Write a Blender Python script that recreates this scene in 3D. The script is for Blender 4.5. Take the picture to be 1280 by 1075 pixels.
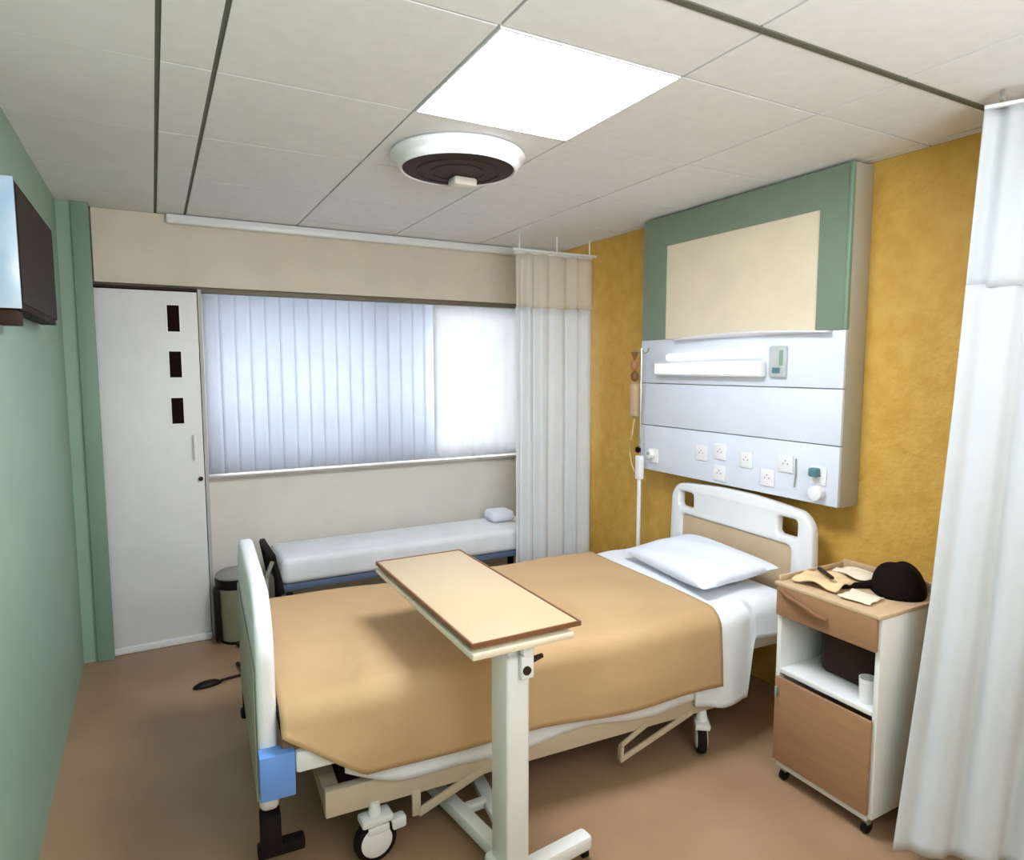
import bpy, bmesh, math, random
from mathutils import Vector, Matrix
random.seed(7)
for o in list(bpy.data.objects): bpy.data.objects.remove(o)
S = bpy.context.scene
COL = S.collection
PI = math.pi

# ---------------------------------------------------------------- camera
H = 1.6
yaw = math.radians(28.6); pitch = math.atan(78/820)
cam = bpy.data.objects.new('camera', bpy.data.cameras.new('camera')); COL.objects.link(cam)
cam.location = (0, 0, H)
cam.rotation_euler = (PI/2 - pitch, 0, -yaw)
cam.data.sensor_width = 36; cam.data.lens = 36*820/1280; cam.data.clip_start = .02
S.camera = cam
S.view_settings.view_transform = 'Standard'; S.view_settings.look = 'None'
S.view_settings.exposure = 1.0; S.view_settings.gamma = 1.0; S.view_settings.use_curve_mapping = False

# ---------------------------------------------------------------- light levels
PANEL_E = 19.5          # ceiling light panels
SKY_E = 3.5             # daylight outside the window
w = bpy.data.worlds.new('sky'); S.world = w; w.use_nodes = True
bg = w.node_tree.nodes['Background']; bg.inputs[0].default_value = (.88, .935, 1.0, 1); bg.inputs[1].default_value = SKY_E

# soft fill added unseen behind the viewer, aimed up to brighten the ceiling
la = bpy.data.lights.new('added_fill_light', 'AREA'); la.shape = 'RECTANGLE'; la.size = 1.8; la.size_y = .7; la.energy = 52; la.color = (.88, .94, 1)
lo = bpy.data.objects.new('added_fill_light', la); COL.objects.link(lo); lo.location = (.70, -.95, 1.70); lo.rotation_euler = (math.radians(150), 0, 0)

# ---------------------------------------------------------------- materials
def lin(c):
    return tuple(((v/255)/12.92 if v/255 <= .04045 else ((v/255+.055)/1.055)**2.4) for v in c) + (1,)
def mat(name, rgb, rough=.55, var=.06, scale=8, bump=0.0, bscale=60, metal=0, spec=.4, rgb2=None, transl=0, alpha=1, stretch=None, detail=3):
    m = bpy.data.materials.new(name); m.use_nodes = True
    nt = m.node_tree; b = nt.nodes['Principled BSDF']; out = nt.nodes['Material Output']
    b.inputs['Roughness'].default_value = rough; b.inputs['Metallic'].default_value = metal
    b.inputs['Specular IOR Level'].default_value = spec
    tc = nt.nodes.new('ShaderNodeTexCoord'); mp = nt.nodes.new('ShaderNodeMapping')
    nt.links.new(tc.outputs['Object'], mp.inputs[0])
    if stretch: mp.inputs['Scale'].default_value = stretch
    n = nt.nodes.new('ShaderNodeTexNoise'); n.inputs['Scale'].default_value = scale; n.inputs['Detail'].default_value = detail
    nt.links.new(mp.outputs[0], n.inputs[0])
    cr = nt.nodes.new('ShaderNodeValToRGB')
    a = lin(rgb)
    c2 = lin(rgb2) if rgb2 else tuple(v*(1-var*2) for v in a[:3])+(1,)
    cr.color_ramp.elements[0].position = .35; cr.color_ramp.elements[1].position = .65
    cr.color_ramp.elements[0].color = c2; cr.color_ramp.elements[1].color = a
    nt.links.new(n.outputs[0], cr.inputs[0]); nt.links.new(cr.outputs[0], b.inputs['Base Color'])
    if bump:
        n2 = nt.nodes.new('ShaderNodeTexNoise'); n2.inputs['Scale'].default_value = bscale; n2.inputs['Detail'].default_value = 4
        nt.links.new(tc.outputs['Object'], n2.inputs[0])
        bp = nt.nodes.new('ShaderNodeBump'); bp.inputs['Strength'].default_value = bump; bp.inputs['Distance'].default_value = .01
        nt.links.new(n2.outputs[0], bp.inputs['Height']); nt.links.new(bp.outputs[0], b.inputs['Normal'])
    last = b.outputs[0]
    if transl:
        t = nt.nodes.new('ShaderNodeBsdfTranslucent'); nt.links.new(cr.outputs[0], t.inputs[0])
        mx = nt.nodes.new('ShaderNodeMixShader'); mx.inputs[0].default_value = transl
        nt.links.new(last, mx.inputs[1]); nt.links.new(t.outputs[0], mx.inputs[2]); last = mx.outputs[0]
    if alpha < 1:
        t = nt.nodes.new('ShaderNodeBsdfTransparent')
        mx = nt.nodes.new('ShaderNodeMixShader'); mx.inputs[0].default_value = alpha
        nt.links.new(t.outputs[0], mx.inputs[1]); nt.links.new(last, mx.inputs[2]); last = mx.outputs[0]
    nt.links.new(last, out.inputs[0])
    return m
def emit(name, rgb, e):
    m = bpy.data.materials.new(name); m.use_nodes = True; nt = m.node_tree
    nt.nodes.remove(nt.nodes['Principled BSDF'])
    em = nt.nodes.new('ShaderNodeEmission'); em.inputs[0].default_value = lin(rgb); em.inputs[1].default_value = e
    nt.links.new(em.outputs[0], nt.nodes['Material Output'].inputs[0]); return m
M = dict(
    green=mat('green_paint', (150, 178, 158), .55, .03, 3, .06, 90),
    greentrim=mat('green_trim_paint', (128, 156, 136), .5, .03, 3),
    yellow=mat('ochre_textured_paint', (222, 177, 88), .6, .1, 14, .55, 38, rgb2=(211, 162, 72), detail=6),
    cream=mat('cream_paint', (224, 212, 194), .6, .03, 4, .04, 80),
    greywall=mat('pale_grey_paint', (226, 221, 211), .6, .03, 4, .04, 80),
    tile=mat('ceiling_tile', (234, 233, 231), .8, .02, 20, .08, 200),
    plaster=mat('ceiling_plaster', (234, 233, 231), .8, .02, 5),
    groove=mat('ceiling_groove', (120, 118, 108), .8, .05),
    darkgroove=mat('dark_groove', (98, 98, 84), .7, .05),
    floor=mat('brown_vinyl', (166, 135, 106), .42, .05, 2.2, rgb2=(153, 122, 94), detail=5),
    white=mat('white_paint', (232, 232, 230), .4, .02, 6),
    whitemet=mat('white_metal', (234, 235, 234), .3, .02, 6),
    plastic=mat('white_plastic', (238, 238, 238), .3, .02, 6),
    sheet=mat('white_sheet', (236, 238, 242), .8, .03, 6, .25, 14),
    pillow=mat('pillow_cotton', (228, 232, 242), .8, .03, 6, .25, 18),
    blanket=mat('tan_blanket', (192, 160, 118), .75, .03, 3, .12, 16, rgb2=(184, 151, 109)),
    tabletop=mat('tan_laminate', (190, 168, 136), .5, .015, 3),
    tabledge=mat('brown_edge', (128, 86, 56), .5, .05),
    tableunder=mat('cream_edge', (234, 220, 196), .45, .03),
    wood=mat('cabinet_wood', (164, 124, 92), .45, .06, 5, stretch=(1, 1, 8)),
    woodlight=mat('cabinet_top_wood', (200, 172, 138), .45, .05, 5, stretch=(1, 6, 1)),
    beige=mat('beige_metal', (200, 184, 162), .45, .04),
    beigepanel=mat('beige_panel', (212, 186, 152), .5, .04),
    black=mat('black_plastic', (24, 17, 14), .5, .05, spec=.2),
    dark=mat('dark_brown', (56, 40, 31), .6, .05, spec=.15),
    rubber=mat('black_rubber', (26, 20, 17), .7, .05, spec=.15),
    blue=mat('blue_plastic', (110, 155, 228), .4, .02),
    panelgreen=mat('panel_green_laminate', (124, 140, 120), .4, .04, 4),
    panelcream=mat('panel_cream_laminate', (230, 214, 188), .5, .03, 4),
    panelside=mat('panel_side_grey', (186, 180, 164), .5, .03, 4),
    panelwhite=mat('panel_white_laminate', (226, 231, 243), .3, .03, 3),
    seam=mat('panel_seam', (170, 172, 186), .5, .03),
    grey=mat('grey_plastic', (150, 148, 138), .5, .04),
    binbody=mat('bin_grey_green', (140, 136, 112), .45, .04),
    chrome=mat('brushed_steel', (200, 190, 175), .25, .03, metal=.9),
    brass=mat('amber_plastic', (170, 120, 70), .4, .05),
    cloth=mat('cream_cloth', (226, 196, 152), .85, .05, 12, .2, 30),
    paper=mat('paper', (234, 222, 198), .8, .04, 10),
    blacklabel=mat('black_cloth', (24, 15, 12), .9, .05, 10, .3, 30, spec=.1),
    blind=mat('blind_fabric', (222, 226, 234), .8, .02, 6, transl=.42),
    sheer=mat('sheer_fabric', (238, 240, 242), .85, .02, 6, transl=.36),
    curtain=mat('curtain_cotton', (222, 225, 229), .85, .02, 5, .1, 12, transl=.22),
    net=mat('curtain_net', (240, 232, 218), .9, .02, 5, transl=.2, alpha=.62),
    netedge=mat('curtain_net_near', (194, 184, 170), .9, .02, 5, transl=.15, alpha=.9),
    tvscreen=mat('tv_dark_casing', (46, 34, 28), .7, .03, spec=.15),
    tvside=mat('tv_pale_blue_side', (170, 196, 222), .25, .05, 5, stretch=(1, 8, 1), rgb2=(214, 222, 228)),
    tealplug=mat('teal_plastic', (90, 128, 140), .4, .04),
    greenplug=mat('green_plastic', (140, 170, 145), .4, .05),
    saline=mat('saline_bag', (206, 178, 140), .3, .05, alpha=.7),
    window=mat('window_frame_paint', (220, 222, 224), .4, .02),
    slot=mat('slot_dark', (30, 14, 10), .7, .04, spec=.05),
)
M['panel_light'] = emit('light_diffuser', (238, 244, 255), PANEL_E)
M['tube_light'] = emit('tube_diffuser', (246, 249, 255), .7)
g = bpy.data.materials.new('window_glass'); g.use_nodes = True; nt = g.node_tree
tr = nt.nodes.new('ShaderNodeBsdfTransparent'); gl = nt.nodes.new('ShaderNodeBsdfGlossy'); gl.inputs['Roughness'].default_value = .05
mx = nt.nodes.new('ShaderNodeMixShader'); mx.inputs[0].default_value = .08
nt.links.new(tr.outputs[0], mx.inputs[1]); nt.links.new(gl.outputs[0], mx.inputs[2]); nt.links.new(mx.outputs[0], nt.nodes['Material Output'].inputs[0])
M['glass'] = g

# ---------------------------------------------------------------- helpers
def bx(bm, x0, x1, y0, y1, z0, z1, bev=0, seg=2):
    t = bmesh.new(); bmesh.ops.create_cube(t, size=1)
    for v in t.verts: v.co = Vector(((v.co.x+.5)*(x1-x0)+x0, (v.co.y+.5)*(y1-y0)+y0, (v.co.z+.5)*(z1-z0)+z0))
    if bev: bmesh.ops.bevel(t, geom=t.edges[:], offset=bev, segments=seg, affect='EDGES', profile=.5)
    merge(bm, t)
def merge(bm, t, mtx=None):
    if mtx: t.transform(mtx)
    me = bpy.data.meshes.new('tmp'); t.to_mesh(me); t.free(); bm.from_mesh(me); bpy.data.meshes.remove(me)
def bar(bm, a, b, wx, wy, bev=0):
    """box bar from a to b, section wx by wy"""
    a = Vector(a); b = Vector(b); d = b-a; t = bmesh.new(); L = d.length
    bx(t, -wx/2, wx/2, -wy/2, wy/2, 0, L, bev)
    q = d.to_track_quat('Z', 'Y'); merge(bm, t, Matrix.Translation(a) @ q.to_matrix().to_4x4())
def tube(bm, pts, r, n=12, cap=True):
    pts = [Vector(p) for p in pts]; rings = []
    for i, p in enumerate(pts):
        d = (pts[min(i+1, len(pts)-1)]-pts[max(i-1, 0)]).normalized()
        q = d.to_track_quat('Z', 'Y'); rr = r[i] if isinstance(r, (list, tuple)) else r
        rings.append([bm.verts.new(p+q @ Vector((rr*math.cos(2*PI*k/n), rr*math.sin(2*PI*k/n), 0))) for k in range(n)])
    for a, b in zip(rings, rings[1:]):
        for k in range(n): bm.faces.new((a[k], a[(k+1) % n], b[(k+1) % n], b[k]))
    if cap: bm.faces.new(rings[0][::-1]); bm.faces.new(rings[-1])
def lathe(bm, prof, c=(0, 0, 0), n=32, axis='Z', cap=True):
    rings = []; c = Vector(c)
    for r, z in prof:
        ring = []
        for k in range(n):
            a = 2*PI*k/n; x, y = r*math.cos(a), r*math.sin(a)
            p = Vector((x, y, z)) if axis == 'Z' else (Vector((x, z, y)) if axis == 'Y' else Vector((z, x, y)))
            ring.append(bm.verts.new(c+p))
        rings.append(ring)
    for a, b in zip(rings, rings[1:]):
        for k in range(n): bm.faces.new((a[k], a[(k+1) % n], b[(k+1) % n], b[k]))
    if cap: bm.faces.new(rings[0]); bm.faces.new(rings[-1])
def surf(bm, f, nu, nv):
    g = [[bm.verts.new(f(i/nu, j/nv)) for j in range(nv+1)] for i in range(nu+1)]
    for i in range(nu):
        for j in range(nv): bm.faces.new((g[i][j], g[i+1][j], g[i+1][j+1], g[i][j+1]))
def B(*a, **k):
    bm = bmesh.new(); bx(bm, *a, **k); return bm
FR = {}
def obj(name, bm, m, parent=None, smooth=True, thick=0, label=None, kind=None, bevel=0, angle=35):
    me = bpy.data.meshes.new(name)
    if parent is not None:
        off = FR.get(parent.name, Vector((0, 0, 0)))
        bmesh.ops.translate(bm, verts=bm.verts, vec=-off)
    bmesh.ops.recalc_face_normals(bm, faces=bm.faces)
    bm.to_mesh(me); bm.free(); me.materials.append(m if not isinstance(m, str) else M[m])
    o = bpy.data.objects.new(name, me); COL.objects.link(o)
    if parent is not None: o.parent = parent; FR[o.name] = off
    if smooth:
        for p in me.polygons: p.use_smooth = True
        try: me.set_sharp_from_angle(angle=math.radians(angle))
        except Exception: pass
    if thick:
        s = o.modifiers.new('thick', 'SOLIDIFY'); s.thickness = thick; s.offset = 0
    if label: o['label'] = label
    if kind: o['kind'] = kind
    return o
def thing(name, label, cat, loc=(0, 0, 0), rotz=0, group=None, local=False):
    o = bpy.data.objects.new(name, None); COL.objects.link(o)
    o.location = loc; o.rotation_euler = (0, 0, rotz); o.empty_display_size = .1
    o['label'] = label; o['category'] = cat
    if group: o['group'] = group
    FR[o.name] = Vector((0, 0, 0)) if local else Vector(loc)
    return o
def tag(o, label, cat, group=None):
    o['label'] = label; o['category'] = cat
    if group: o['group'] = group
    return o
def struct(name, bm, m, parent=None, **k): return obj(name, bm, m, parent, kind='structure' if parent is None else None, **k)
def plate(outline, holes, depth, bev, tf):
    """2D outline with holes, extruded and bevelled through a curve, mapped by tf(u,v,w)"""
    cu = bpy.data.curves.new('tmpc', 'CURVE'); cu.dimensions = '2D'; cu.fill_mode = 'BOTH'
    for pts in [outline]+holes:
        s = cu.splines.new('POLY'); s.points.add(len(pts)-1); s.use_cyclic_u = True
        for p, q in zip(s.points, pts): p.co = (q[0], q[1], 0, 1)
    cu.extrude = depth/2-bev; cu.bevel_depth = bev; cu.bevel_resolution = 2; cu.offset = -bev
    o = bpy.data.objects.new('tmpc', cu); COL.objects.link(o)
    dg = bpy.context.evaluated_depsgraph_get(); me = bpy.data.meshes.new_from_object(o.evaluated_get(dg))
    bm = bmesh.new(); bm.from_mesh(me); bpy.data.meshes.remove(me); bpy.data.objects.remove(o)
    for v in bm.verts: v.co = Vector(tf(*v.co))
    bmesh.ops.remove_doubles(bm, verts=bm.verts, dist=1e-5)
    return bm
def rrect(x0, x1, y0, y1, r, n=6):
    r = r if isinstance(r, (list, tuple)) else [r]*4; out = []
    for (cx, cy, a0), rr in zip([(x1, y1, 0), (x0, y1, 90), (x0, y0, 180), (x1, y0, 270)], r):
        sx = -1 if cx == x1 else 1; sy = -1 if cy == y1 else 1
        for k in range(n+1):
            a = math.radians(a0+90*k/n); out.append((cx+sx*rr+rr*math.cos(a), cy+sy*rr+rr*math.sin(a)))
    return out

XL, XR, YF, YB, ZC = -.40, 2.68, -1.7, 4.32, 2.45
# ---------------------------------------------------------------- room shell
struct('floor', B(XL-.1, XR+.1, YF-.1, YB+.2, -.08, 0), 'floor')
struct('wall_left', B(XL-.1, XL, YF-.1, 4.12, 0, ZC), 'green')
struct('wall_right', B(XR, XR+.1, YF-.1, YB+.2, 0, ZC), 'yellow')
struct('wall_front', B(XL-.1, XR+.1, YF-.1, YF, 0, ZC), 'cream')
struct('trim_1', B(XL-.1, -.27, 4.12, YB+.1, 0, ZC), 'green')                      # return beside the door
struct('trim_2', B(-.335, -.255, 4.095, 4.119, 0.0, ZC, bev=.006), 'greentrim')       # slim green post
# back wall with window opening
WX0, WX1, WZ0, WZ1 = .27, 2.46, .95, 2.07
bm = bmesh.new()
bx(bm, -.27, WX0, YB, YB+.12, 0, ZC); bx(bm, WX1, XR, YB, YB+.12, 0, ZC)
bx(bm, WX0, WX1, YB, YB+.12, 0, WZ0); bx(bm, WX0, WX1, YB, YB+.12, WZ1, ZC)
struct('wall_back', bm, 'greywall', smooth=False)
struct('trim_3', B(-.254, XR-.001, 4.21, YB-.001, 2.06, ZC-.001), 'cream')                    # beam over door and window
# cove strip below the ceiling
bm = bmesh.new(); bx(bm, .10, XR-.002, 4.155, 4.209, 2.395, ZC-.003, bev=.012)
struct('trim_4', bm, 'plastic')
# rail line under beam
struct('trim_5', B(-.25, 2.44, 4.222, 4.262, 2.028, 2.059, bev=.004), mat('rail_grey', (120, 110, 92), .5))
struct('trim_6', B(WX0-.03, WX1+.02, 4.285, YB-.001, .925, .948, bev=.004), mat('sill_grey', (176, 170, 160), .5))

# ceiling: base slab and individual tiles with recessed joints
ceil = struct('ceiling', B(XL-.1, XR+.1, YF-.1, YB+.2, ZC+.012, ZC+.10), 'groove', smooth=False)
rows = [YF]+[1.23-.62*k for k in range(4, 0, -1)]+[1.23, 1.53, 2.15, 2.77, 3.39, 4.01, 4.205]
cols_far = [.05, .195, .80, 1.405, 2.01, 2.62, XR]
cols_near = [.05, .195, .79, 1.375, 1.99, 2.60, XR]
gap = .0042
for y0, y1 in zip(rows, rows[1:]):
    cols = cols_far if y0 >= 1.22 else cols_near
    for x0, x1 in zip(cols, cols[1:]):
        if abs(x0-cols[2]) < .01 and (abs(y0-1.53) < .01): continue          # lamp
        g0 = .007 if x0 in (.05, .195) else gap; g1 = .007 if x1 in (.05, .195) else gap
        h1 = .010 if abs(y1-1.23) < .01 else gap; h0 = .010 if abs(y0-1.23) < .01 else gap
        struct('ceiling_tile', B(x0+g0, x1-g1, y0+h0, y1-h1, ZC, ZC+.012), 'tile', ceil)
for y0, y1 in zip(rows, rows[1:]):
    struct('ceiling_board', B(XL+.001, 0.05-.007, y0+.0012, y1-.0012, ZC-.001, ZC+.012), 'plaster', ceil)
struct('joint_strip', B(.195-.006, .195+.006, 1.24, 4.20, ZC+.004, ZC+.0119), 'darkgroove', ceil)
struct('joint_strip', B(.05-.006, .05+.006, 1.24, 4.20, ZC+.004, ZC+.0119), 'darkgroove', ceil)
tr_ = tag(obj('curtain_track', B(.82, XR-.02, 1.219, 1.241, ZC-.004, ZC+.0115, bev=.002), 'darkgroove'),
          'long dark curtain track set across the ceiling between the tiles', 'track')

def light_panel(x0, x1, y0, y1, lab):
    t = thing('ceiling_light', lab, 'ceiling light', ((x0+x1)/2, (y0+y1)/2, ZC))
    bm = bmesh.new(); e = .006
    for a in ((x0, x1, y0, y0+e), (x0, x1, y1-e, y1), (x0, x0+e, y0+e, y1-e), (x1-e, x1, y0+e, y1-e)): bx(bm, *a, ZC-.004, ZC+.0115)
    obj('frame', bm, 'plastic', t)
    obj('diffuser', B(x0+e, x1-e, y0+e, y1-e, ZC-.001, ZC+.008), 'panel_light', t)
light_panel(.803, 1.402, 1.533, 2.147, 'bright square white light panel recessed in the ceiling tiles')

# round ceiling vent
VX, VY = 1.112, 2.49
t = thing('ceiling_vent', 'round white ceiling vent with dark centre beside the light panel', 'vent', (VX, VY, ZC))
obj('ring', (lambda bm: (lathe(bm, [(.245, 0), (.262, -.004), (.270, -.014), (.266, -.026), (.250, -.034), (.246, -.044), (.238, -.060), (.228, -.066), (.222, -.060), (.222, -.03)], (VX, VY, ZC), 56, cap=False), bm)[1])(bmesh.new()), 'plastic', t, angle=60)
obj('bowl', (lambda bm: (lathe(bm, [(.2215, -.050), (.2215, -.062), (.18, -.068), (.05, -.070), (.0005, -.070)], (VX, VY, ZC), 48), bm)[1])(bmesh.new()), 'dark', t)
obj('slat_ring', (lambda bm: ([lathe(bm, [(r, -.067), (r+.006, -.073), (r+.010, -.067)], (VX, VY, ZC), 40, cap=False) for r in (.10, .16)], bm)[1])(bmesh.new()), 'dark', t)
obj('sensor_cover', B(VX+.0, VX+.105, VY+.035, VY+.115, ZC-.105, ZC-.068, bev=.014), 'greywall', t)

# ---------------------------------------------------------------- door
d = struct('door_1', B(-.262, .236, 4.150, 4.19, .045, 2.022, bev=.004), 'white')
# hollow slots cut visually: dark inlays with raised rim
for z0 in (1.800, 1.545, 1.285):
    s = obj('slot', B(.083, .143, 4.1455, 4.1535, z0, z0+.145), 'slot', d)
    bm = bmesh.new(); e = .006
    for a in ((.083-e, .083, z0-e, z0+.145+e), (.143, .143+e, z0-e, z0+.145+e), (.083, .143, z0-e, z0), (.083, .143, z0+.145, z0+.145+e)):
        bx(bm, a[0], a[1], 4.143, 4.151, a[2], a[3])
    obj('slot_rim', bm, 'plastic', s)
bm = bmesh.new(); bx(bm, .185, .2, 4.118, 4.13, 1.08, 1.22, bev=.004); bx(bm, .187, .198, 4.125, 4.151, 1.09, 1.10); bx(bm, .187, .198, 4.125, 4.151, 1.20, 1.21)
obj('door_handle', bm, 'plastic', d)
bm = bmesh.new(); lathe(bm, [(.004, -.02), (.012, -.018), (.013, -.008), (.006, 0)], (.215, 4.150, .962), 16, 'Y'); obj('door_knob', bm, 'dark', d)
obj('kick_rail', B(-.262, .238, 4.140, 4.192, .002, .043, bev=.004), 'plastic', d)
bm = bmesh.new(); bx(bm, -.2695, -.2635, 4.13, 4.2, 0.002, 2.04); bx(bm, -.2695, .24, 4.150, 4.2, 2.028, 2.042)
struct('trim_7', bm, 'dark')
struct('trim_8', B(.2405, .2585, 4.16, YB-.001, .001, 2.04), mat('edge_grey', (186, 184, 178), .5))

# ---------------------------------------------------------------- window
wn = bmesh.new(); e = .045
for a in ((WX0, WX1, WZ0, WZ0+e), (WX0, WX1, WZ1-e, WZ1), (WX0, WX0+e, WZ0, WZ1), (WX1-e, WX1, WZ0, WZ1), (1.34, 1.39, WZ0, WZ1)):
    bx(wn, a[0], a[1], YB+.05, YB+.09, a[2], a[3])
win = struct('window_1', wn, 'window', smooth=False)
obj('pane', B(WX0+e, 1.34, YB+.068, YB+.072, WZ0+e, WZ1-e), 'glass', win)
obj('pane', B(1.39, WX1-e, YB+.068, YB+.072, WZ0+e, WZ1-e), 'glass', win)
bl = thing('vertical_blind', 'pale blue vertical blind of fabric slats across the back window', 'blind', (1.1, 4.275, 2.05))
obj('head_rail', B(.265, 2.42, 4.264, 4.296, 2.030, 2.058, bev=.003), 'plastic', bl)
n = 17; x = .27
slat_w = (1.73-.27)/n
for k in range(n):
    bm = bmesh.new(); a = math.radians(2.2+.8*math.sin(k*2.3)); xc = .27+slat_w*(k+.5); hw = slat_w*.512
    def f(u, v, xc=xc, hw=hw, a=a):
        s = (u-.5)*2; return Vector((xc+s*hw*math.cos(a), 4.281+s*hw*math.sin(a)*.9+.003*(1-s*s), 2.030-v*(2.030-.962)))
    surf(bm, f, 4, 1); obj('slat', bm, 'blind', bl, thick=.0012)
# sheer panel on right of window
def curtain_bm(pt, nf, amp, zt, zb, nu, nv, seed=0, grow=.5):
    """pt(t, z01) gives the middle line (x, y, nx, ny); folds run along the normal"""
    bm = bmesh.new(); rnd = random.Random(seed); ph = [rnd.uniform(0, 6.28) for _ in range(6)]
    def f(u, v):
        z = zt+(zb-zt)*v; x, y, nx, ny = pt(u, v)
        uu = u+.018*math.sin(2*PI*u*2+ph[0])+.012*math.sin(2*PI*u*3+ph[1]+v)
        am = amp*(grow+(1-grow)*v)*(.75+.35*math.sin(2*PI*u*1.7+ph[2]))
        s = math.sin(2*PI*nf*uu+.35*math.sin(v*2.2+ph[3])); s = s*.8+.2*math.sin(2*PI*nf*2.1*uu+ph[4])
        return Vector((x+nx*am*s, y+ny*am*s, z))
    surf(bm, f, nu, nv); return bm
sp = thing('sheer_curtain', 'white sheer curtain panel over the right end of the back window', 'curtain', (2.06, 4.25, 2.03))
obj('panel', curtain_bm(lambda u, v: (1.70+.70*u, 4.248, 0, 1), 7, .010, 2.03, .965, 90, 10, 3), 'sheer', sp, thick=.001)

# ---------------------------------------------------------------- curtain at far right corner (hung from a dropped rail)
t = thing('bed_curtain', 'white floor length curtain with net header in the far corner by the ochre wall', 'curtain', (2.33, 3.72, 2.33))
def pf(u, v): return (2.045+.585*u, 3.70, 0, 1)
zt, zb, zn = 2.325, .10, 1.985
obj('net_header', curtain_bm(lambda u, v: pf(u, 0), 5, .028, zt, zn, 90, 6, 11, .7), 'net', t, thick=.001)
obj('cloth', curtain_bm(lambda u, v: pf(u, v), 5, .034, zn, zb, 110, 24, 11, .85), mat('far_curtain_cotton', (247, 249, 251), .85, .01, 5, transl=.38), t, thick=.003)
bm = bmesh.new(); bx(bm, 2.04, 2.635, 3.700, 3.730, zt-.004, zt+.012, bev=.003); obj('header_tape', bm, 'greywall', t)
t = thing('curtain_rail', 'thin white rail holding the far corner curtain below the ceiling', 'rail', (2.35, 3.715, ZC))
obj('rail', B(2.03, XR-.002, 3.706, 3.724, zt+.014, zt+.030, bev=.003), 'plastic', t)
for x in (2.08, 2.36, 2.62):
    bm = bmesh.new(); tube(bm, [(x, 3.715, zt+.025), (x, 3.715, ZC-.001)], .005, 8); obj('hanger', bm, 'plastic', t)

# ---------------------------------------------------------------- near right curtain
t = thing('privacy_curtain', 'large white privacy curtain hanging at the near right beside the cabinet', 'curtain', (2.4, 1.1, 2.4))
def lerp(a, b, k): return a+(b-a)*k
def edge(zz):
    pts = [(0, 2.045), (.85, 2.178), (1.5, 2.243), (2.4, 2.312)]
    for (z0, x0), (z1, x1) in zip(pts, pts[1:]):
        if zz <= z1: return lerp(x0, x1, (zz-z0)/(z1-z0))
    return pts[-1][1]
def pn_z(u, z):
    xl = edge(z); ex = 2.52-xl; ey = -.42; L1 = math.hypot(ex, ey); L2 = .45; s = u*(L1+L2)
    if s < L1: return (xl+ex*s/L1, 1.165+ey*s/L1, -ey/L1, ex/L1)
    return (2.52+.1*(s-L1), 1.165+ey-(s-L1), 1, 0)
Zt, Zn, Zb = 2.40, 1.86, .03
def cur(z0, z1): return lambda u, v: pn_z(u, z0+(z1-z0)*v)
u0 = .16
bm = curtain_bm(cur(Zn, Zb), 7, .022, Zn, Zb, 240, 50, 5, .7); obj('cloth', bm, 'curtain', t, thick=.003)
bm = curtain_bm(lambda u, v: pn_z(u0+(1-u0)*u, Zt+(Zn-Zt)*v), 8, .026, Zt, Zn, 200, 10, 5, .9); obj('net_header', bm, 'netedge', t, thick=.001)
bm = curtain_bm(lambda u, v: pn_z(u0*u, Zt+(Zn-Zt)*v), 1, .022, Zt, Zn-.01, 30, 14, 5, .9); obj('side_hem', bm, 'curtain', t, thick=.003)
bm = bmesh.new(); bar(bm, (2.31, 1.165, Zt+.004), (2.52, .745, Zt+.004), .02, .012, .003); bar(bm, (2.52, .745, Zt+.004), (2.565, .30, Zt+.004), .02, .012, .003); obj('header_tape', bm, 'plastic', t)
for k in range(4):
    bm = bmesh.new(); x = 2.33+.06*k; y = 1.165-2*(x-2.31); lathe(bm, [(.003, -.008), (.012, -.006), (.012, .006), (.003, .008)], (x, y, Zt+.026), 12, 'Y'); bx(bm, x-.003, x+.003, y-.005, y+.005, Zt+.03, ZC-.001); obj('runner', bm, 'grey', t)

# ---------------------------------------------------------------- television on the left wall
# real TV on wall: side towards the viewer is pale blue, face dark
t = thing('television', 'dark flat television high on the green wall with a pale bluish side', 'television', (XL, 2.8, 2.0))
y0, y1, z0, z1 = 2.43, 3.28, 1.772, 2.155
bm = bmesh.new(); bx(bm, -.392, -.335, y0, y1, z0, z1, bev=.006); obj('casing', bm, 'tvscreen', t)
bm = bmesh.new(); bx(bm, -.334, -.331, y0+.02, y1-.03, z0+.02, z1-.02); obj('screen', bm, mat('tv_screen', (44, 33, 28), .6, spec=.15), t)
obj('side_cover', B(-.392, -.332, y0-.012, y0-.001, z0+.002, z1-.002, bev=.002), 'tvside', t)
obj('logo_badge', B(-.3349, -.3325, y1-.05, y1-.025, z0+.004, z0+.018), 'grey', t)
bm = bmesh.new(); bx(bm, -.399, -.345, y0+.0, y0+.10, z0-.045, z0-.001, bev=.004); obj('bracket', bm, 'dark', t)

# ---------------------------------------------------------------- headwall panel
XP = 2.545; Y0, Y1 = 1.757, 3.06
t = thing('headwall_panel', 'tall green and white bed head service panel fixed on the ochre wall', 'wall panel', (XR, (Y0+Y1)/2, 1.0))
obj('carcass', B(XP+.013, XR-.001, Y0, Y1, 1.0, ZC-.012, bev=.003), 'panelside', t)
# green surround with opening for cream board
cy0, cy1, cz0, cz1 = 1.905, 2.868, 1.76, 2.275
bm = bmesh.new()
bx(bm, XP, XP+.012, Y0, cy0, 1.76, ZC-.012); bx(bm, XP, XP+.012, cy1, Y1, 1.76, ZC-.012); bx(bm, XP, XP+.012, cy0, cy1, cz1, ZC-.012)
obj('green_frame', bm, 'panelgreen', t, smooth=False)
obj('cream_board', B(XP+.006, XP+.0125, cy0, cy1, cz0, cz1), 'panelcream', t)
obj('edge_strip', B(XP-.004, XP+.0125, Y0-.003, Y0+.012, 1.76, ZC-.013, bev=.001), 'greentrim', t)
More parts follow.
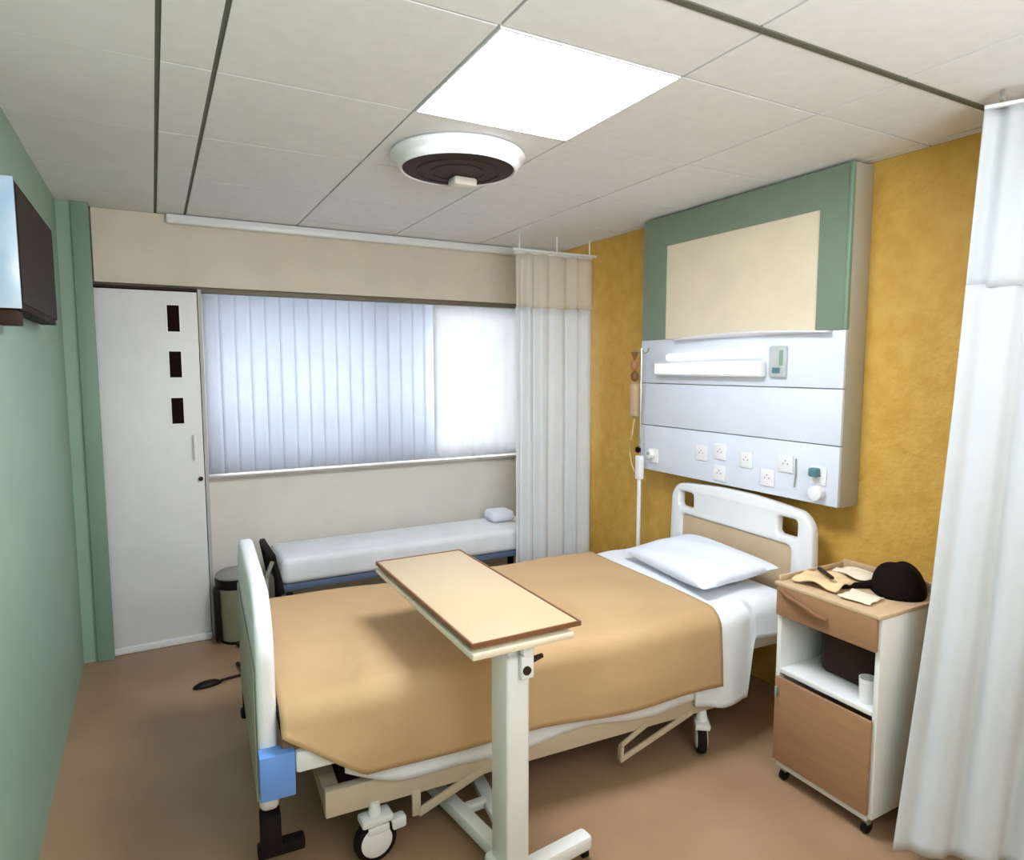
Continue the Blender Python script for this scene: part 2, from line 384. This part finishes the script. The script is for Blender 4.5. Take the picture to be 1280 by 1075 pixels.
# white service section: three boards with joints
obj('upper_board', B(XP-.004, XP+.012, Y0, Y1, 1.512, 1.757, bev=.002), 'panelwhite', t)
obj('middle_board', B(XP-.004, XP+.012, Y0, Y1, 1.268, 1.507, bev=.002), 'panelwhite', t)
obj('lower_board', B(XP-.006, XP+.012, Y0, Y1, 1.003, 1.263, bev=.002), 'panelwhite', t)
obj('top_ledge', (lambda bm: (surf(bm, lambda u, v: Vector((XP-.004-.045*v, Y0+.06+(1.0-.06)*u, 1.752+.016*math.sin(PI*u)*v)), 20, 2), bm)[1])(bmesh.new()), 'plastic', t, thick=.008)
# over bed lamp
bm = bmesh.new(); bx(bm, XP-.052, XP-.005, 2.15, 2.90, 1.555, 1.632, bev=.012); lh = obj('lamp_housing', bm, 'plastic', t)
bm = bmesh.new(); tube(bm, [(XP-.03, 2.17, 1.668), (XP-.03, 2.80, 1.655)], .020, 14); obj('lamp_tube', bm, 'tube_light', t)
obj('lamp_front', B(XP-.056, XP-.0525, 2.17, 2.88, 1.566, 1.620), 'tube_light', t)
bm = bmesh.new(); bx(bm, XP-.026, XP-.005, 2.035, 2.125, 1.555, 1.70, bev=.008); sb = obj('switch_box', bm, mat('switch_box_grey', (196, 200, 200), .5), t)
obj('green_strip', B(XP-.0285, XP-.0265, 2.045, 2.065, 1.61, 1.68), 'greenplug', sb)
obj('switch_key', B(XP-.030, XP-.0265, 2.06, 2.10, 1.575, 1.60), 'tealplug', sb)
def socket(y, z, s=.04, m='plastic'):
    return obj('socket', B(XP-.014, XP-.0065, y-s, y+s, z-s, z+s, bev=.003), m, t)
for y, z in ((2.93, 1.09), (2.55, 1.15), (2.42, 1.17), (2.42, 1.06), (2.25, 1.15), (2.12, 1.08), (2.02, 1.16), (1.85, 1.13)):
    s_ = socket(y, z)
    bm = bmesh.new()
    for dy, dz in ((-.012, 0), (.012, 0), (0, .014)): lathe(bm, [(.0035, -.0155), (.0035, -.0141)], (0, 0, 0), 8, 'X'); bmesh.ops.translate(bm, verts=bm.verts[-16:], vec=(XP, y+dy, z+dz))
    obj('socket_hole', bm, 'grey', s_)
bm = bmesh.new(); bx(bm, XP-.05, XP-.015, 1.835, 1.875, 1.125, 1.165, bev=.008); obj('teal_plug', bm, 'tealplug', t, label='teal plug in a socket')
bm = bmesh.new(); lathe(bm, [(.01, -.045), (.032, -.04), (.036, -.02), (.03, -.0065)], (XP, 1.845, 1.055), 24, 'X'); obj('white_outlet', bm, 'plastic', t)
bm = bmesh.new(); lathe(bm, [(.01, -.045), (.026, -.04), (.03, -.02), (.026, -.0065)], (XP, 2.94, 1.10), 24, 'X'); obj('gas_outlet', bm, 'plastic', t)
bm = bmesh.new(); lathe(bm, [(.006, -.05), (.01, -.05), (.01, -.0455)], (XP, 2.935, 1.105), 12, 'X'); obj('gas_valve', bm, 'greenplug', t)
bm = bmesh.new(); tube(bm, [(XP-.012, 1.965, 1.19), (XP-.014, 1.962, 1.12), (XP-.014, 1.968, 1.06)], .003, 8); obj('cord', bm, 'grey', t)

# ---------------------------------------------------------------- drip stand
PX, PY = 2.47, 2.975
t = thing('drip_stand', 'slim drip stand with hooks standing beside the headboard', 'stand', (PX, PY, 0))
bm = bmesh.new(); tube(bm, [(PX, PY, .06), (PX, PY, .95)], .012, 12); obj('lower_pole', bm, 'plastic', t)
bm = bmesh.new(); tube(bm, [(PX, PY, .95), (PX, PY, 1.71)], .006, 10); obj('upper_pole', bm, 'chrome', t)
bm = bmesh.new(); bx(bm, PX-.018, PX+.018, PY-.022, PY+.022, .95, 1.09, bev=.008); cl = obj('clamp', bm, 'plastic', t)
bm = bmesh.new(); lathe(bm, [(.006, 0), (.017, .006), (.017, .03), (.006, .036)], (PX-.004, PY+.01, 1.105), 14); obj('dark_knob', bm, 'slot', cl)
for s in (-1, 1):
    bm = bmesh.new(); tube(bm, [(PX, PY, 1.70), (PX, PY+s*.035, 1.68), (PX, PY+s*.055, 1.69), (PX, PY+s*.06, 1.71)], .004, 8); obj('hook', bm, 'chrome', t)
for k in range(5):
    a = 2*PI*k/5+.3; bm = bmesh.new(); q = (PX+.15*math.cos(a), PY+.15*math.sin(a))
    bar(bm, (PX, PY, .07), (q[0], q[1], .065), .02, .012); lg = obj('leg', bm, 'chrome', t)
    bm = bmesh.new(); lathe(bm, [(.02, -.009), (.026, -.005), (.026, .005), (.02, .009)], (q[0], q[1], .026), 14, 'X'); bx(bm, q[0]-.004, q[0]+.004, q[1]-.004, q[1]+.004, .045, .07); obj('wheel', bm, 'rubber', lg)
t = thing('infusion_set', 'amber infusion fittings and bottle hanging on the drip stand', 'drip set', (PX-.005, PY+.055, 1.69))
bm = bmesh.new(); lathe(bm, [(.022, 0), (.006, -.045)], (PX-.005, PY+.055, 1.690), 16); obj('funnel', bm, 'tabledge', t)
bm = bmesh.new(); lathe(bm, [(.006, -.045), (.020, -.055), (.022, -.08), (.018, -.10), (.008, -.11)], (PX-.005, PY+.055, 1.690), 16); obj('valve_body', bm, 'brass', t)
bm = bmesh.new(); lathe(bm, [(.008, -.11), (.024, -.13), (.02, -.16), (.008, -.17)], (PX-.005, PY+.052, 1.690), 16); obj('regulator', bm, 'tabledge', t)
bm = bmesh.new(); lathe(bm, [(.008, -.17), (.03, -.185), (.032, -.34), (.026, -.37), (.006, -.385)], (PX-.005, PY+.045, 1.690), 20); obj('bottle', bm, 'saline', t)
bm = bmesh.new(); tube(bm, [(PX-.005, PY+.045, 1.31), (PX-.005, PY+.07, 1.2), (PX-.01, PY+.08, 1.10), (PX-.01, PY+.06, 1.03), (PX-.01, PY+.03, .99)], .004, 8); obj('tubing', bm, 'cloth', t)

# ---------------------------------------------------------------- hospital bed
bed = thing('hospital_bed', 'white hospital bed with curved end boards and white mattress on casters', 'bed', (.280, 2.475, 0), math.radians(-3.2), local=True)
BL = 2.285
# foot board
def hole(cx, cz, w_, h_, r=.018): return rrect(cx-w_/2, cx+w_/2, cz-h_/2, cz+h_/2, r)
out = rrect(-.48, .48, .24, .915, [.20, .20, .05, .05], 10)
bm = plate(out, [hole(-.33, .80, .12, .05, .02), hole(.33, .80, .12, .05, .02)], .055, .018, lambda u, v, w_: (w_, u, v))
fb = obj('footboard', bm, 'plastic', bed)
bm = bmesh.new(); bx(bm, -.034, -.0285, -.44, .44, .27, .70, bev=.003); obj('outer_panel', bm, mat('outer_panel_shade', (176, 172, 158), .5), fb)  # grey tone holds the shade of the face turned from the light
bm = bmesh.new(); bx(bm, -.03, .07, -.535, -.475, .325, .462, bev=.004); obj('blue_bumper', bm, 'blue', bed, label='blue corner bumper')
bm = bmesh.new(); bx(bm, -.03, .07, .475, .535, .325, .462, bev=.004); obj('blue_bumper', bm, 'blue', bed, label='blue corner bumper')
bm = bmesh.new(); bx(bm, .071, .225, -.53, -.43, .385, .455, bev=.012); obj('frame_corner', bm, 'whitemet', bed)
bm = bmesh.new(); bx(bm, .071, .225, .43, .53, .385, .455, bev=.012); obj('frame_corner', bm, 'whitemet', bed)
for s in (-1, 1):
    bm = bmesh.new(); bx(bm, -.03, .03, s*.45-.03, s*.45+.03, .12, .24, bev=.006); bx(bm, -.04, .10, s*.45-.025, s*.45+.025, .10, .135, bev=.008)
    obj('lower_bumper', bm, 'rubber', bed, label='black lower bumper')
# head board
hz0, hz1, hy0, hy1 = .40, .985, -.515, .47
out = rrect(hy0, hy1, hz0, hz1, [.09, .09, .03, .03], 8)
# gently arched top
out2 = []
for (u, v) in out:
    if v > .8: v = v-.035*(abs(u+.02)/.49)**2*1.0 + .0
    if v > .8: u = u*.97
    out2.append((u, v))
# refine the top edge so the arch is round
top = [(u, v) for u, v in out2]
res = []
for i, p in enumerate(top):
    q = top[(i+1) % len(top)]; res.append(p)
    if p[1] > .85 and q[1] > .85 and abs(p[0]-q[0]) > .3:
        for k in range(1, 12):
            a = k/12; u = lerp(p[0], q[0], a); res.append((u, lerp(p[1], q[1], a)+.024*math.sin(PI*a)))
pan = rrect(-.385, .365, .46, .79, .03)
bm = plate(res, [hole(-.36, .873, .115, .085, .02), hole(.33, .873, .115, .085, .02), pan], .05, .014, lambda u, v, w_: (BL+w_, u, v))
hb = obj('headboard', bm, 'plastic', bed)
obj('inner_panel', B(BL-.012, BL+.012, -.384, .364, .461, .789), 'beigepanel', hb)
# frame
bm = bmesh.new()
for s in (-1, 1): bx(bm, .05, BL-.04, s*.40-.02, s*.40+.02, .36, .42, bev=.006)
for x in (.12, .75, 1.4, 2.1): bx(bm, x, x+.05, -.38, .38, .365, .415)
obj('platform_frame', bm, 'whitemet', bed)
bm = bmesh.new()
for s in (-1, 1):
    bx(bm, .16, 1.86, s*.47-.018, s*.47+.018, .185, .275, bev=.006)
for x in (.16, .95, 1.80): bx(bm, x, x+.05, -.46, .46, .20, .26)
obj('base_frame', bm, 'beige', bed)
for s in (-1, 1):
    bm = bmesh.new(); bar(bm, (.42, s*.44, .24), (.86, s*.36, .38), .03, .03, .004); bar(bm, (.46, s*.485, .115), (.78, s*.485, .235), .012, .03, .003); bar(bm, (.455, s*.485, .11), (.455, s*.485, .20), .03, .012, .003)
    obj('lift_arm', bm, 'beige', bed)
    bm = bmesh.new(); bar(bm, (1.72, s*.44, .24), (1.36, s*.36, .38), .03, .03, .004); bar(bm, (1.27, s*.49, .085), (1.62, s*.49, .20), .012, .022, .003); bar(bm, (1.27, s*.49, .085), (1.275, s*.49, .145), .028, .012, .003); bar(bm, (1.275, s*.49, .145), (1.40, s*.49, .205), .012, .018, .003)
    obj('lift_arm', bm, 'beige', bed)
bm = bmesh.new(); tube(bm, [(.30, .12, .11), (1.6, .12, .11)], .03, 14); obj('actuator', bm, 'grey', bed)
bm = bmesh.new(); bx(bm, .22, 1.80, -.36, .36, .15, .345, bev=.02); obj('underbed_shade_box', bm, 'dark', bed)  # dark box added to block light and deepen the shade under the bed
bm = bmesh.new(); bx(bm, .05, BL-.05, -.40, .40, .405, .424, bev=.004); obj('shading_deck', bm, 'dark', bed)  # solid dark deck added to keep the space below in shade
def caster(x, y, par, r=.062, twist=0.0, wheels=1):
    base = Matrix.Translation((x, y, 0)) @ Matrix.Rotation(twist, 4, 'Z')
    bm = bmesh.new()
    t_ = bmesh.new(); tube(t_, [(0, 0, .12), (0, 0, .20)], [.028, .016], 14)
    for s in (-1, 1): bx(t_, -.03, .04, s*.026-.004, s*.026+.004, .105, .13, bev=.003)
    bx(t_, -.05, .055, -.031, .031, 2*r-.008, 2*r+.018, bev=.008); bx(t_, .05, .105, -.02, .02, .085, .125, bev=.01)
    merge(bm, t_, base); ca = obj('caster', bm, 'whitemet', par)
    t_ = bmesh.new(); lathe(t_, [(r-.012, -.018), (r-.003, -.016), (r, -.008), (r, .008), (r-.003, .016), (r-.012, .018)], (0, 0, r+.001), 28, 'Y')
    bm = bmesh.new(); merge(bm, t_, base); obj('tire', bm, 'rubber', ca)
    t_ = bmesh.new(); lathe(t_, [(.010, -.026), (r-.028, -.025), (r-.018, -.019), (r-.018, .019), (r-.028, .025), (.010, .026)], (0, 0, r+.001), 24, 'Y')
    bm = bmesh.new(); merge(bm, t_, base); obj('hub', bm, 'plastic', ca)
caster(.315, -.485, bed, r=.070, twist=.10); caster(.285, .47, bed, twist=.3); caster(1.69, -.47, bed, twist=1.0); caster(1.69, .47, bed, twist=.5)
# mattress
bm = bmesh.new(); bx(bm, .045, BL-.045, -.46, .46, .425, .578, bev=.035, seg=4); obj('mattress', bm, 'sheet', bed)

# cross section of bedding, v from near hem to far hem
def section(v, hem_n, hem_f, yo, ztop, r=.06):
    a = ztop-r-hem_n; b = PI/2*r; c = 2*(yo-r); d_ = ztop-r-hem_f; tot = a+b+c+b+d_; s = v*tot
    if s < a: return (-yo-.012*(1-s/a), hem_n+s)
    s -= a
    if s < b: an = s/r; return (-yo+r-r*math.cos(an), ztop-r+r*math.sin(an))
    s -= b
    if s < c: return (-yo+r+s, ztop)
    s -= c
    if s < b: an = s/r; return (yo-r+r*math.sin(an), ztop-r+r*math.cos(an))
    s -= b
    return (yo, ztop-r-s)
def W(x, y, z, to=bed):   # helper for things lying on the bed, given in bed coordinates
    c, s = math.cos(math.radians(-3.2)), math.sin(math.radians(-3.2)); return Vector((.280+x*c-y*s, 2.475+x*s+y*c, z))
def blanket_f(u, v):
    x = .034+u*(1.735-.034)
    k = min(1, max(0, (x-.034)/.24)); hem = lerp(.525, .335, k**.85)-.028*max(0, (x-.4)/1.3)
    hem += .006*math.sin(x*9)
    ztop = .600+.012*max(0, (x-1.2)/.6)
    y, z = section(v, hem, .34, .518, ztop, .07)
    if z > ztop-.01:
        z += .012*math.exp(-((x-.28-.25*(y+.5))/.02)**2)*max(0, min(1, (-.22-y)/.2))+.004*math.sin(x*5+y*3)+.003*math.sin(x*11-y*6)
    else:
        y += (-1 if y < 0 else 1)*(.010*(1+math.sin(x*5+1))+.003*math.sin(x*11))*min(1, (ztop-z)/.2)
    # tuck down at the foot
    if x < .12: z -= .02*((.12-x)/.1)**2
    return W(x, y, z)
bm = bmesh.new(); surf(bm, blanket_f, 90, 80)
bk = obj('blanket', bm, 'blanket', None, thick=.008, angle=80)
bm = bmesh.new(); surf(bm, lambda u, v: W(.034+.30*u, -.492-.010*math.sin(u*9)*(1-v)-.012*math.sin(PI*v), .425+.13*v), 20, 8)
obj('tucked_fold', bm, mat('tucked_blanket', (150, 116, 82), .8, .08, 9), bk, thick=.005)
tag(bk, 'tan brown blanket spread over the hospital bed and hanging down its side', 'blanket')
def sheet_f(u, v):
    x = .22+u*(1.72-.22)
    hem = .268-.03*(x-.25)/1.4+.016*math.sin(x*6.2+.6)+.008*math.sin(x*13)
    if x < .42: hem += .05*((.42-x)/.2)**1.5
    if x > 1.45: hem += .04*((x-1.45)/.27)
    y = -.494-.006*math.sin(x*6)
    p = (1-v)
    return W(x, y-.006*(1-v), lerp(hem, .42, v))
bm = bmesh.new(); surf(bm, sheet_f, 60, 8); us = obj('under_sheet', bm, 'sheet', thick=.005); tag(us, 'white under sheet hem showing below the tan blanket', 'sheet')
# white top sheet at the head
def head_f(u, v):
    x = 1.62+u*(2.16-1.62)
    k = x
    if x < 1.91: hem = .205+.02*max(0, (1.75-x)/.1)
    else: hem = lerp(.205, .46, min(1, (x-1.91)/.03))
    ztop = .590+.020*max(0, (x-1.7)/.5)
    y, z = section(v, hem, .34, .498 if x < 1.70 else .503, ztop, .06)
    if z > ztop-.01: z += .005*math.sin(x*17+y*4)*min(1, max(0, (x-1.75)/.1))
    elif y < 0: y -= .014*math.sin((x-1.7)*22)*min(1, (ztop-z)/.2)*(1 if x > 1.72 else 0)
    return W(x, y, z)
bm = bmesh.new(); surf(bm, head_f, 64, 84); hs = obj('top_sheet', bm, 'sheet', thick=.006, angle=80); tag(hs, 'white sheet over the head end of the bed, hanging beside the cabinet', 'sheet')
# pillow
pc = W(2.005, -.055, .672)
t = thing('pillow', 'soft pale pillow lying on the white sheet at the bed head', 'pillow', tuple(pc), math.radians(-6), local=True)
def pil(sign):
    def f(u, v):
        a, b = (u-.5)*2, (v-.5)*2
        ex = 1-.05*(1-b*b)*1.0; ey = 1-.05*(1-a*a)
        h = (max(0, (1-abs(a)**2.6))*max(0, (1-abs(b)**2.6)))**.5
        z = sign*.056*h+.045*(a+.2)*.5+.004*math.sin(a*7+b*3)*h
        return Vector((a*.215*(2-ex if False else 1-.06*(1-b*b)*(abs(a)**3)), b*.325*(1-.05*(1-a*a)*(abs(b)**3)), z-.002))
    return f
bm = bmesh.new(); surf(bm, pil(1), 26, 34); surf(bm, pil(-1), 26, 34); bmesh.ops.remove_doubles(bm, verts=bm.verts, dist=.0008)
obj('pillow_case', bm, 'pillow', t, angle=89)

# ---------------------------------------------------------------- overbed table
t = thing('overbed_table', 'white overbed table with tan board standing in front of the bed', 'table', (.895, 1.66, 0))
obj('tray_base', B(.722, 1.052, 1.545, 2.43, .808, .828, bev=.006), 'tableunder', t)
tb = obj('tray_board', B(.730, 1.075, 1.560, 2.425, .837, .852, bev=.004), 'tabletop', t)
bm = bmesh.new(); e = .006
for a in ((.730-e, .730, 1.56-e, 2.425+e), (1.075, 1.075+e, 1.56-e, 2.425+e), (.73, 1.075, 1.56-e, 1.56), (.73, 1.075, 2.425, 2.425+e)): bx(bm, *a, .839, .8535)
obj('edge_band', bm, 'tabledge', tb)
obj('spacer', B(.78, 1.02, 1.62, 2.37, .828, .8365), 'tabledge', t)
bm = bmesh.new(); bx(bm, .856, .933, 1.60, 1.705, .06, .762, bev=.010, seg=3); obj('column', bm, 'whitemet', t)
bm = bmesh.new(); bx(bm, .868, .922, 1.615, 1.69, .762, .807, bev=.004); bx(bm, .84, .95, 1.64, 2.05, .795, .8078, bev=.003); obj('neck', bm, 'whitemet', t)
bm = bmesh.new(); bx(bm, .893, .936, 1.580, 1.6, .700, .770, bev=.006); rl = obj('release_bracket', bm, 'plastic', t)
bm = bmesh.new(); lathe(bm, [(.006, -.022), (.018, -.02), (.021, -.008), (.016, 0)], (.915, 1.598, .785), 20, 'Y'); obj('knob', bm, 'plastic', rl)
bm = bmesh.new(); lathe(bm, [(.004, -.006), (.013, -.005), (.013, 0)], (.910, 1.580, .728), 18, 'Y'); obj('lever_pivot', bm, 'dark', rl)
bm = bmesh.new(); tube(bm, [(.936, 1.60, .745), (.975, 1.60, .752)], [.010, .007], 10); obj('lever', bm, 'dark', rl)
# base
bm = bmesh.new()
bar(bm, (.895, 1.625, .062), (1.185, 1.655, .062), .055, .05, .012); bx(bm, .835, .955, 1.585, 1.72, .035, .10, bev=.015, seg=3); bar(bm, (.90, 1.625, .062), (.66, 1.595, .058), .055, .05, .012)
obj('cross_foot', bm, 'whitemet', t)
bm = bmesh.new(); bar(bm, (.905, 1.70, .065), (.825, 2.25, .065), .05, .045, .008); obj('base_leg', bm, 'whitemet', t)
bm = bmesh.new(); bar(bm, (.945, 1.70, .065), (1.02, 2.25, .065), .05, .03, .008); obj('base_leg', bm, 'whitemet', t)
bm = bmesh.new(); bar(bm, (.89, 1.97, .068), (.968, 1.97, .068), .03, .03, .004); obj('brace', bm, 'whitemet', t)
for x, y in ((1.17, 1.655), (.68, 1.60), (.826, 2.23), (1.017, 2.23)):
    bm = bmesh.new(); lathe(bm, [(.012, -.010), (.02, -.008), (.02, .008), (.012, .010)], (x, y, .021), 16, 'X'); obj('wheel', bm, 'rubber', t)
    

# ---------------------------------------------------------------- bedside cabinet
cx0, cx1, cy0, cy1 = 2.062, 2.44, 1.246, 1.652
cb = thing('bedside_cabinet', 'white bedside cabinet with brown drawer and door beside the bed', 'cabinet', ((cx0+cx1)/2, (cy0+cy1)/2, 0))
w_ = .018
obj('side_panel', B(cx0, cx1, cy0, cy0+w_, .075, .775, bev=.002), 'white', cb)
obj('side_panel', B(cx0, cx1, cy1-w_, cy1, .075, .775, bev=.002), 'white', cb)
obj('back_panel', B(cx1-.012, cx1-.001, cy0+w_, cy1-w_, .08, .77), 'beigepanel', cb)
obj('bottom_rail', B(cx0, cx1-.013, cy0+w_, cy1-w_, .06, .085, bev=.002), 'white', cb)
obj('shelf', B(cx0, cx1-.013, cy0+w_, cy1-w_, .435, .452, bev=.002), 'white', cb)
dr = obj('drawer', B(cx0-.002, cx1-.02, cy0+w_+.001, cy1-w_-.001, .672, .768, bev=.003), 'wood', cb)
obj('drawer_front', B(cx0-.018, cx0-.003, cy0+.006, cy1-.004, .664, .786, bev=.004), 'wood', dr)
bm = bmesh.new(); pts = [(cx0-.022, 1.625, .765), (cx0-.035, 1.58, .752), (cx0-.040, 1.52, .742), (cx0-.040, 1.46, .725), (cx0-.024, 1.43, .715)]
tube(bm, pts, .009, 10); obj('drawer_handle', bm, 'tabledge', dr)
do = obj('cabinet_door', B(cx0-.014, cx0-.001, cy0+.012, cy1-.010, .088, .422, bev=.003), 'wood', cb)
bm = bmesh.new(); bx(bm, cx0-.026, cx0-.0145, 1.626, 1.634, .345, .385, bev=.003); obj('door_handle', bm, 'greentrim', do)
tp = obj('top', B(cx0-.02, cx1+.008, cy0-.006, cy1+.006, .777, .792, bev=.004), 'woodlight', cb)
bm = bmesh.new()
bx(bm, cx0, cx1+.006, cy1-.006, cy1+.004, .792, .812, bev=.003); bx(bm, cx1-.006, cx1+.006, cy0, cy1-.006, .792, .825, bev=.003)
obj('top_rim', bm, 'woodlight', tp)
for x, y in ((cx0+.03, cy0+.035), (cx0+.03, cy1-.035), (cx1-.04, cy0+.035), (cx1-.04, cy1-.035)):
    bm = bmesh.new(); bx(bm, x-.012, x+.012, y-.012, y+.012, .035, .06, bev=.003); c_ = obj('caster', bm, 'grey', cb)
    bm = bmesh.new(); lathe(bm, [(.012, -.010), (.022, -.008), (.022, .008), (.012, .010)], (x, y, .023), 16, 'Y'); obj('wheel', bm, 'rubber', c_)
# things on and in the cabinet
t = thing('dark_bag', 'slumped black bag on the cabinet top beside the near curtain', 'bag', (2.305, 1.345, .793))
def bagf(u, v):
    a = 2*PI*u; ph = PI/2*v; h = math.sin(ph); r = math.cos(ph)**.75
    x = 2.325+r*.098*math.cos(a)*(1+.10*math.sin(2*a+1)); y = 1.345+r*(.085)*math.sin(a)*(1+.1*math.cos(3*a))
    return Vector((x, y+.01*h, .794+.105*h*(1+.08*math.sin(3*a+1)*r)))
bm = bmesh.new(); surf(bm, bagf, 40, 14); bmesh.ops.remove_doubles(bm, verts=bm.verts, dist=.0005); 
obj('body', bm, 'blacklabel', t, thick=.003, angle=80)
bm = bmesh.new(); tube(bm, [(2.28, 1.42, .812), (2.25, 1.45, .802), (2.21, 1.47, .800), (2.17, 1.465, .800)], [.016, .012, .011, .004], 10); obj('strap', bm, 'blacklabel', t)
def sheetlet(name, label, cat, cx, cy, lx, ly, rot, z, m, wob=.006, seed=1, thick=.003):
    r = random.Random(seed); p1, p2 = r.uniform(0, 6), r.uniform(0, 6); bm = bmesh.new()
    def f(u, v):
        a, b = (u-.5)*lx, (v-.5)*ly; c, s = math.cos(rot), math.sin(rot)
        return Vector((cx+a*c-b*s, cy+a*s+b*c, z+wob*(1+.6*math.sin(u*7+p1)*math.cos(v*6+p2)+.4*math.sin(u*13+v*9+p2))))
    surf(bm, f, 14, 14); o = obj(name, bm, m, thick=thick, angle=80); return tag(o, label, cat)
sheetlet('folded_cloth', 'crumpled cream cloth on the cabinet top nearest the bed', 'cloth', 2.175, 1.54, .17, .17, .12, .8005, 'cloth', .011, 3, .006)
sheetlet('paper_sheet', 'loose pale paper lying on the cabinet top in front of the black bag', 'paper', 2.14, 1.375, .11, .11, .15, .7965, 'paper', .005, 5, .002)
sheetlet('open_booklet', 'open booklet at the back of the cabinet top by the ochre wall', 'booklet', 2.36, 1.53, .11, .15, -.1, .800, 'paper', .008, 9, .004)
bm = bmesh.new(); bar(bm, (2.16, 1.50, .829), (2.22, 1.60, .831), .014, .010, .002); o = obj('pen_case', bm, 'dark'); tag(o, 'thin dark pen case lying on the crumpled cream cloth', 'case')
# cup on shelf
bm = bmesh.new(); lathe(bm, [(.004, 0), (.026, .001), (.030, .085), (.028, .085), (.0245, .005), (.004, .004)], (2.115, 1.315, .4525), 28); t = obj('white_cup', bm, 'plastic'); tag(t, 'white cup on the open shelf of the bedside cabinet', 'cup')
bm = bmesh.new(); bx(bm, 2.175, 2.42, 1.275, 1.555, .453, .645, bev=.03, seg=3); o = obj('dark_pouch', bm, 'dark'); tag(o, 'dark brown pouch at the back of the open cabinet shelf', 'pouch')

# ---------------------------------------------------------------- day couch under the window
t = thing('day_couch', 'low attendant couch with white mattress below the back window', 'couch', (1.4, 4.0, 0))
mx0, mx1, my0, my1 = .585, 2.30, 3.78, 4.21
bm = bmesh.new(); bx(bm, mx0, mx1, my0, my1, .372, .52, bev=.035, seg=4); obj('mattress', bm, 'sheet', t)
obj('seat_base', B(mx0, mx1, my0+.01, my1, .335, .371, bev=.004), mat('couch_blue', (96, 112, 140), .5), t)
bm = bmesh.new(); bar(bm, (.575, 3.73, .34), (.535, 3.79, .56), .03, .03, .005); bar(bm, (.575, 4.17, .34), (.535, 4.14, .56), .03, .03, .005); bar(bm, (.537, 3.74, .55), (.537, 4.16, .55), .03, .03, .005)
obj('arm_rail', bm, 'rubber', t)
bm = bmesh.new(); bar(bm, (.50, 3.76, .0), (.50, 3.76, .44), .02, .02, .003); bar(bm, (.50, 3.76, .44), (.535, 3.76, .53), .02, .02, .003); obj('end_post', bm, 'grey', t)
for x in (.62, 2.26):
    for y in (3.76, 4.17):
        bm = bmesh.new(); bx(bm, x-.018, x+.018, y-.018, y+.018, 0, .334, bev=.003); obj('leg', bm, 'rubber', t)
bm = bmesh.new(); bx(bm, 2.02, 2.20, 3.98, 4.15, .522, .60, bev=.035, seg=4); o = obj('small_cushion', bm, 'pillow'); tag(o, 'small white cushion on the far right end of the day couch', 'cushion')

# ---------------------------------------------------------------- pedal bin
bxc, byc = .375, 4.08
t = thing('pedal_bin', 'small grey green pedal bin with black band beside the white door', 'bin', (bxc, byc, 0))
bm = bmesh.new(); lathe(bm, [(.088, .012), (.098, .02), (.110, .325), (.105, .328)], (bxc, byc, 0), 32); obj('body', bm, 'binbody', t)
bm = bmesh.new(); lathe(bm, [(.104, .329), (.114, .331), (.116, .378), (.108, .385)], (bxc, byc, 0), 32); obj('rim_band', bm, 'black', t)
bm = bmesh.new(); lathe(bm, [(.112, .386), (.112, .396), (.09, .415), (.04, .427), (.002, .43)], (bxc, byc, 0), 32); obj('lid', bm, 'grey', t)
bm = bmesh.new(); bx(bm, bxc-.128, bxc-.090, byc-.06, byc+.02, .02, .33, bev=.012); obj('hinge_cover', bm, 'black', t)
bm = bmesh.new(); bx(bm, bxc-.02, bxc+.02, byc-.155, byc-.085, .008, .022, bev=.003); obj('pedal', bm, 'black', t)
bm = bmesh.new(); lathe(bm, [(.094, 0), (.096, .011)], (bxc, byc, 0), 32); obj('base_ring', bm, 'black', t)

# ---------------------------------------------------------------- foot switch on the floor
t = thing('foot_switch', 'black oval foot switch with cable lying on the floor by the footboard', 'foot switch', (.165, 3.52, 0))
def fs(u, v):
    a = 2*PI*u; ph = PI/2*v; r = math.cos(ph)
    return Vector((.170+.068*r*math.cos(a), 3.525+.030*r*math.sin(a)+.12*.068*r*math.cos(a), .002+.026*math.sin(ph)))
bm = bmesh.new(); surf(bm, fs, 24, 8); bmesh.ops.remove_doubles(bm, verts=bm.verts, dist=.0005); obj('body', bm, 'black', t)
bm = bmesh.new(); tube(bm, [(.235, 3.53, .012), (.30, 3.55, .008), (.38, 3.56, .008), (.42, 3.50, .008), (.46, 3.2, .008)], .007, 8); obj('cable', bm, 'dark', t)
bm = bmesh.new(); tube(bm, [(.33, 3.70, .008), (.335, 3.66, .02), (.345, 3.60, .02), (.36, 3.56, .008)], .011, 8); obj('plug', bm, 'black', t)
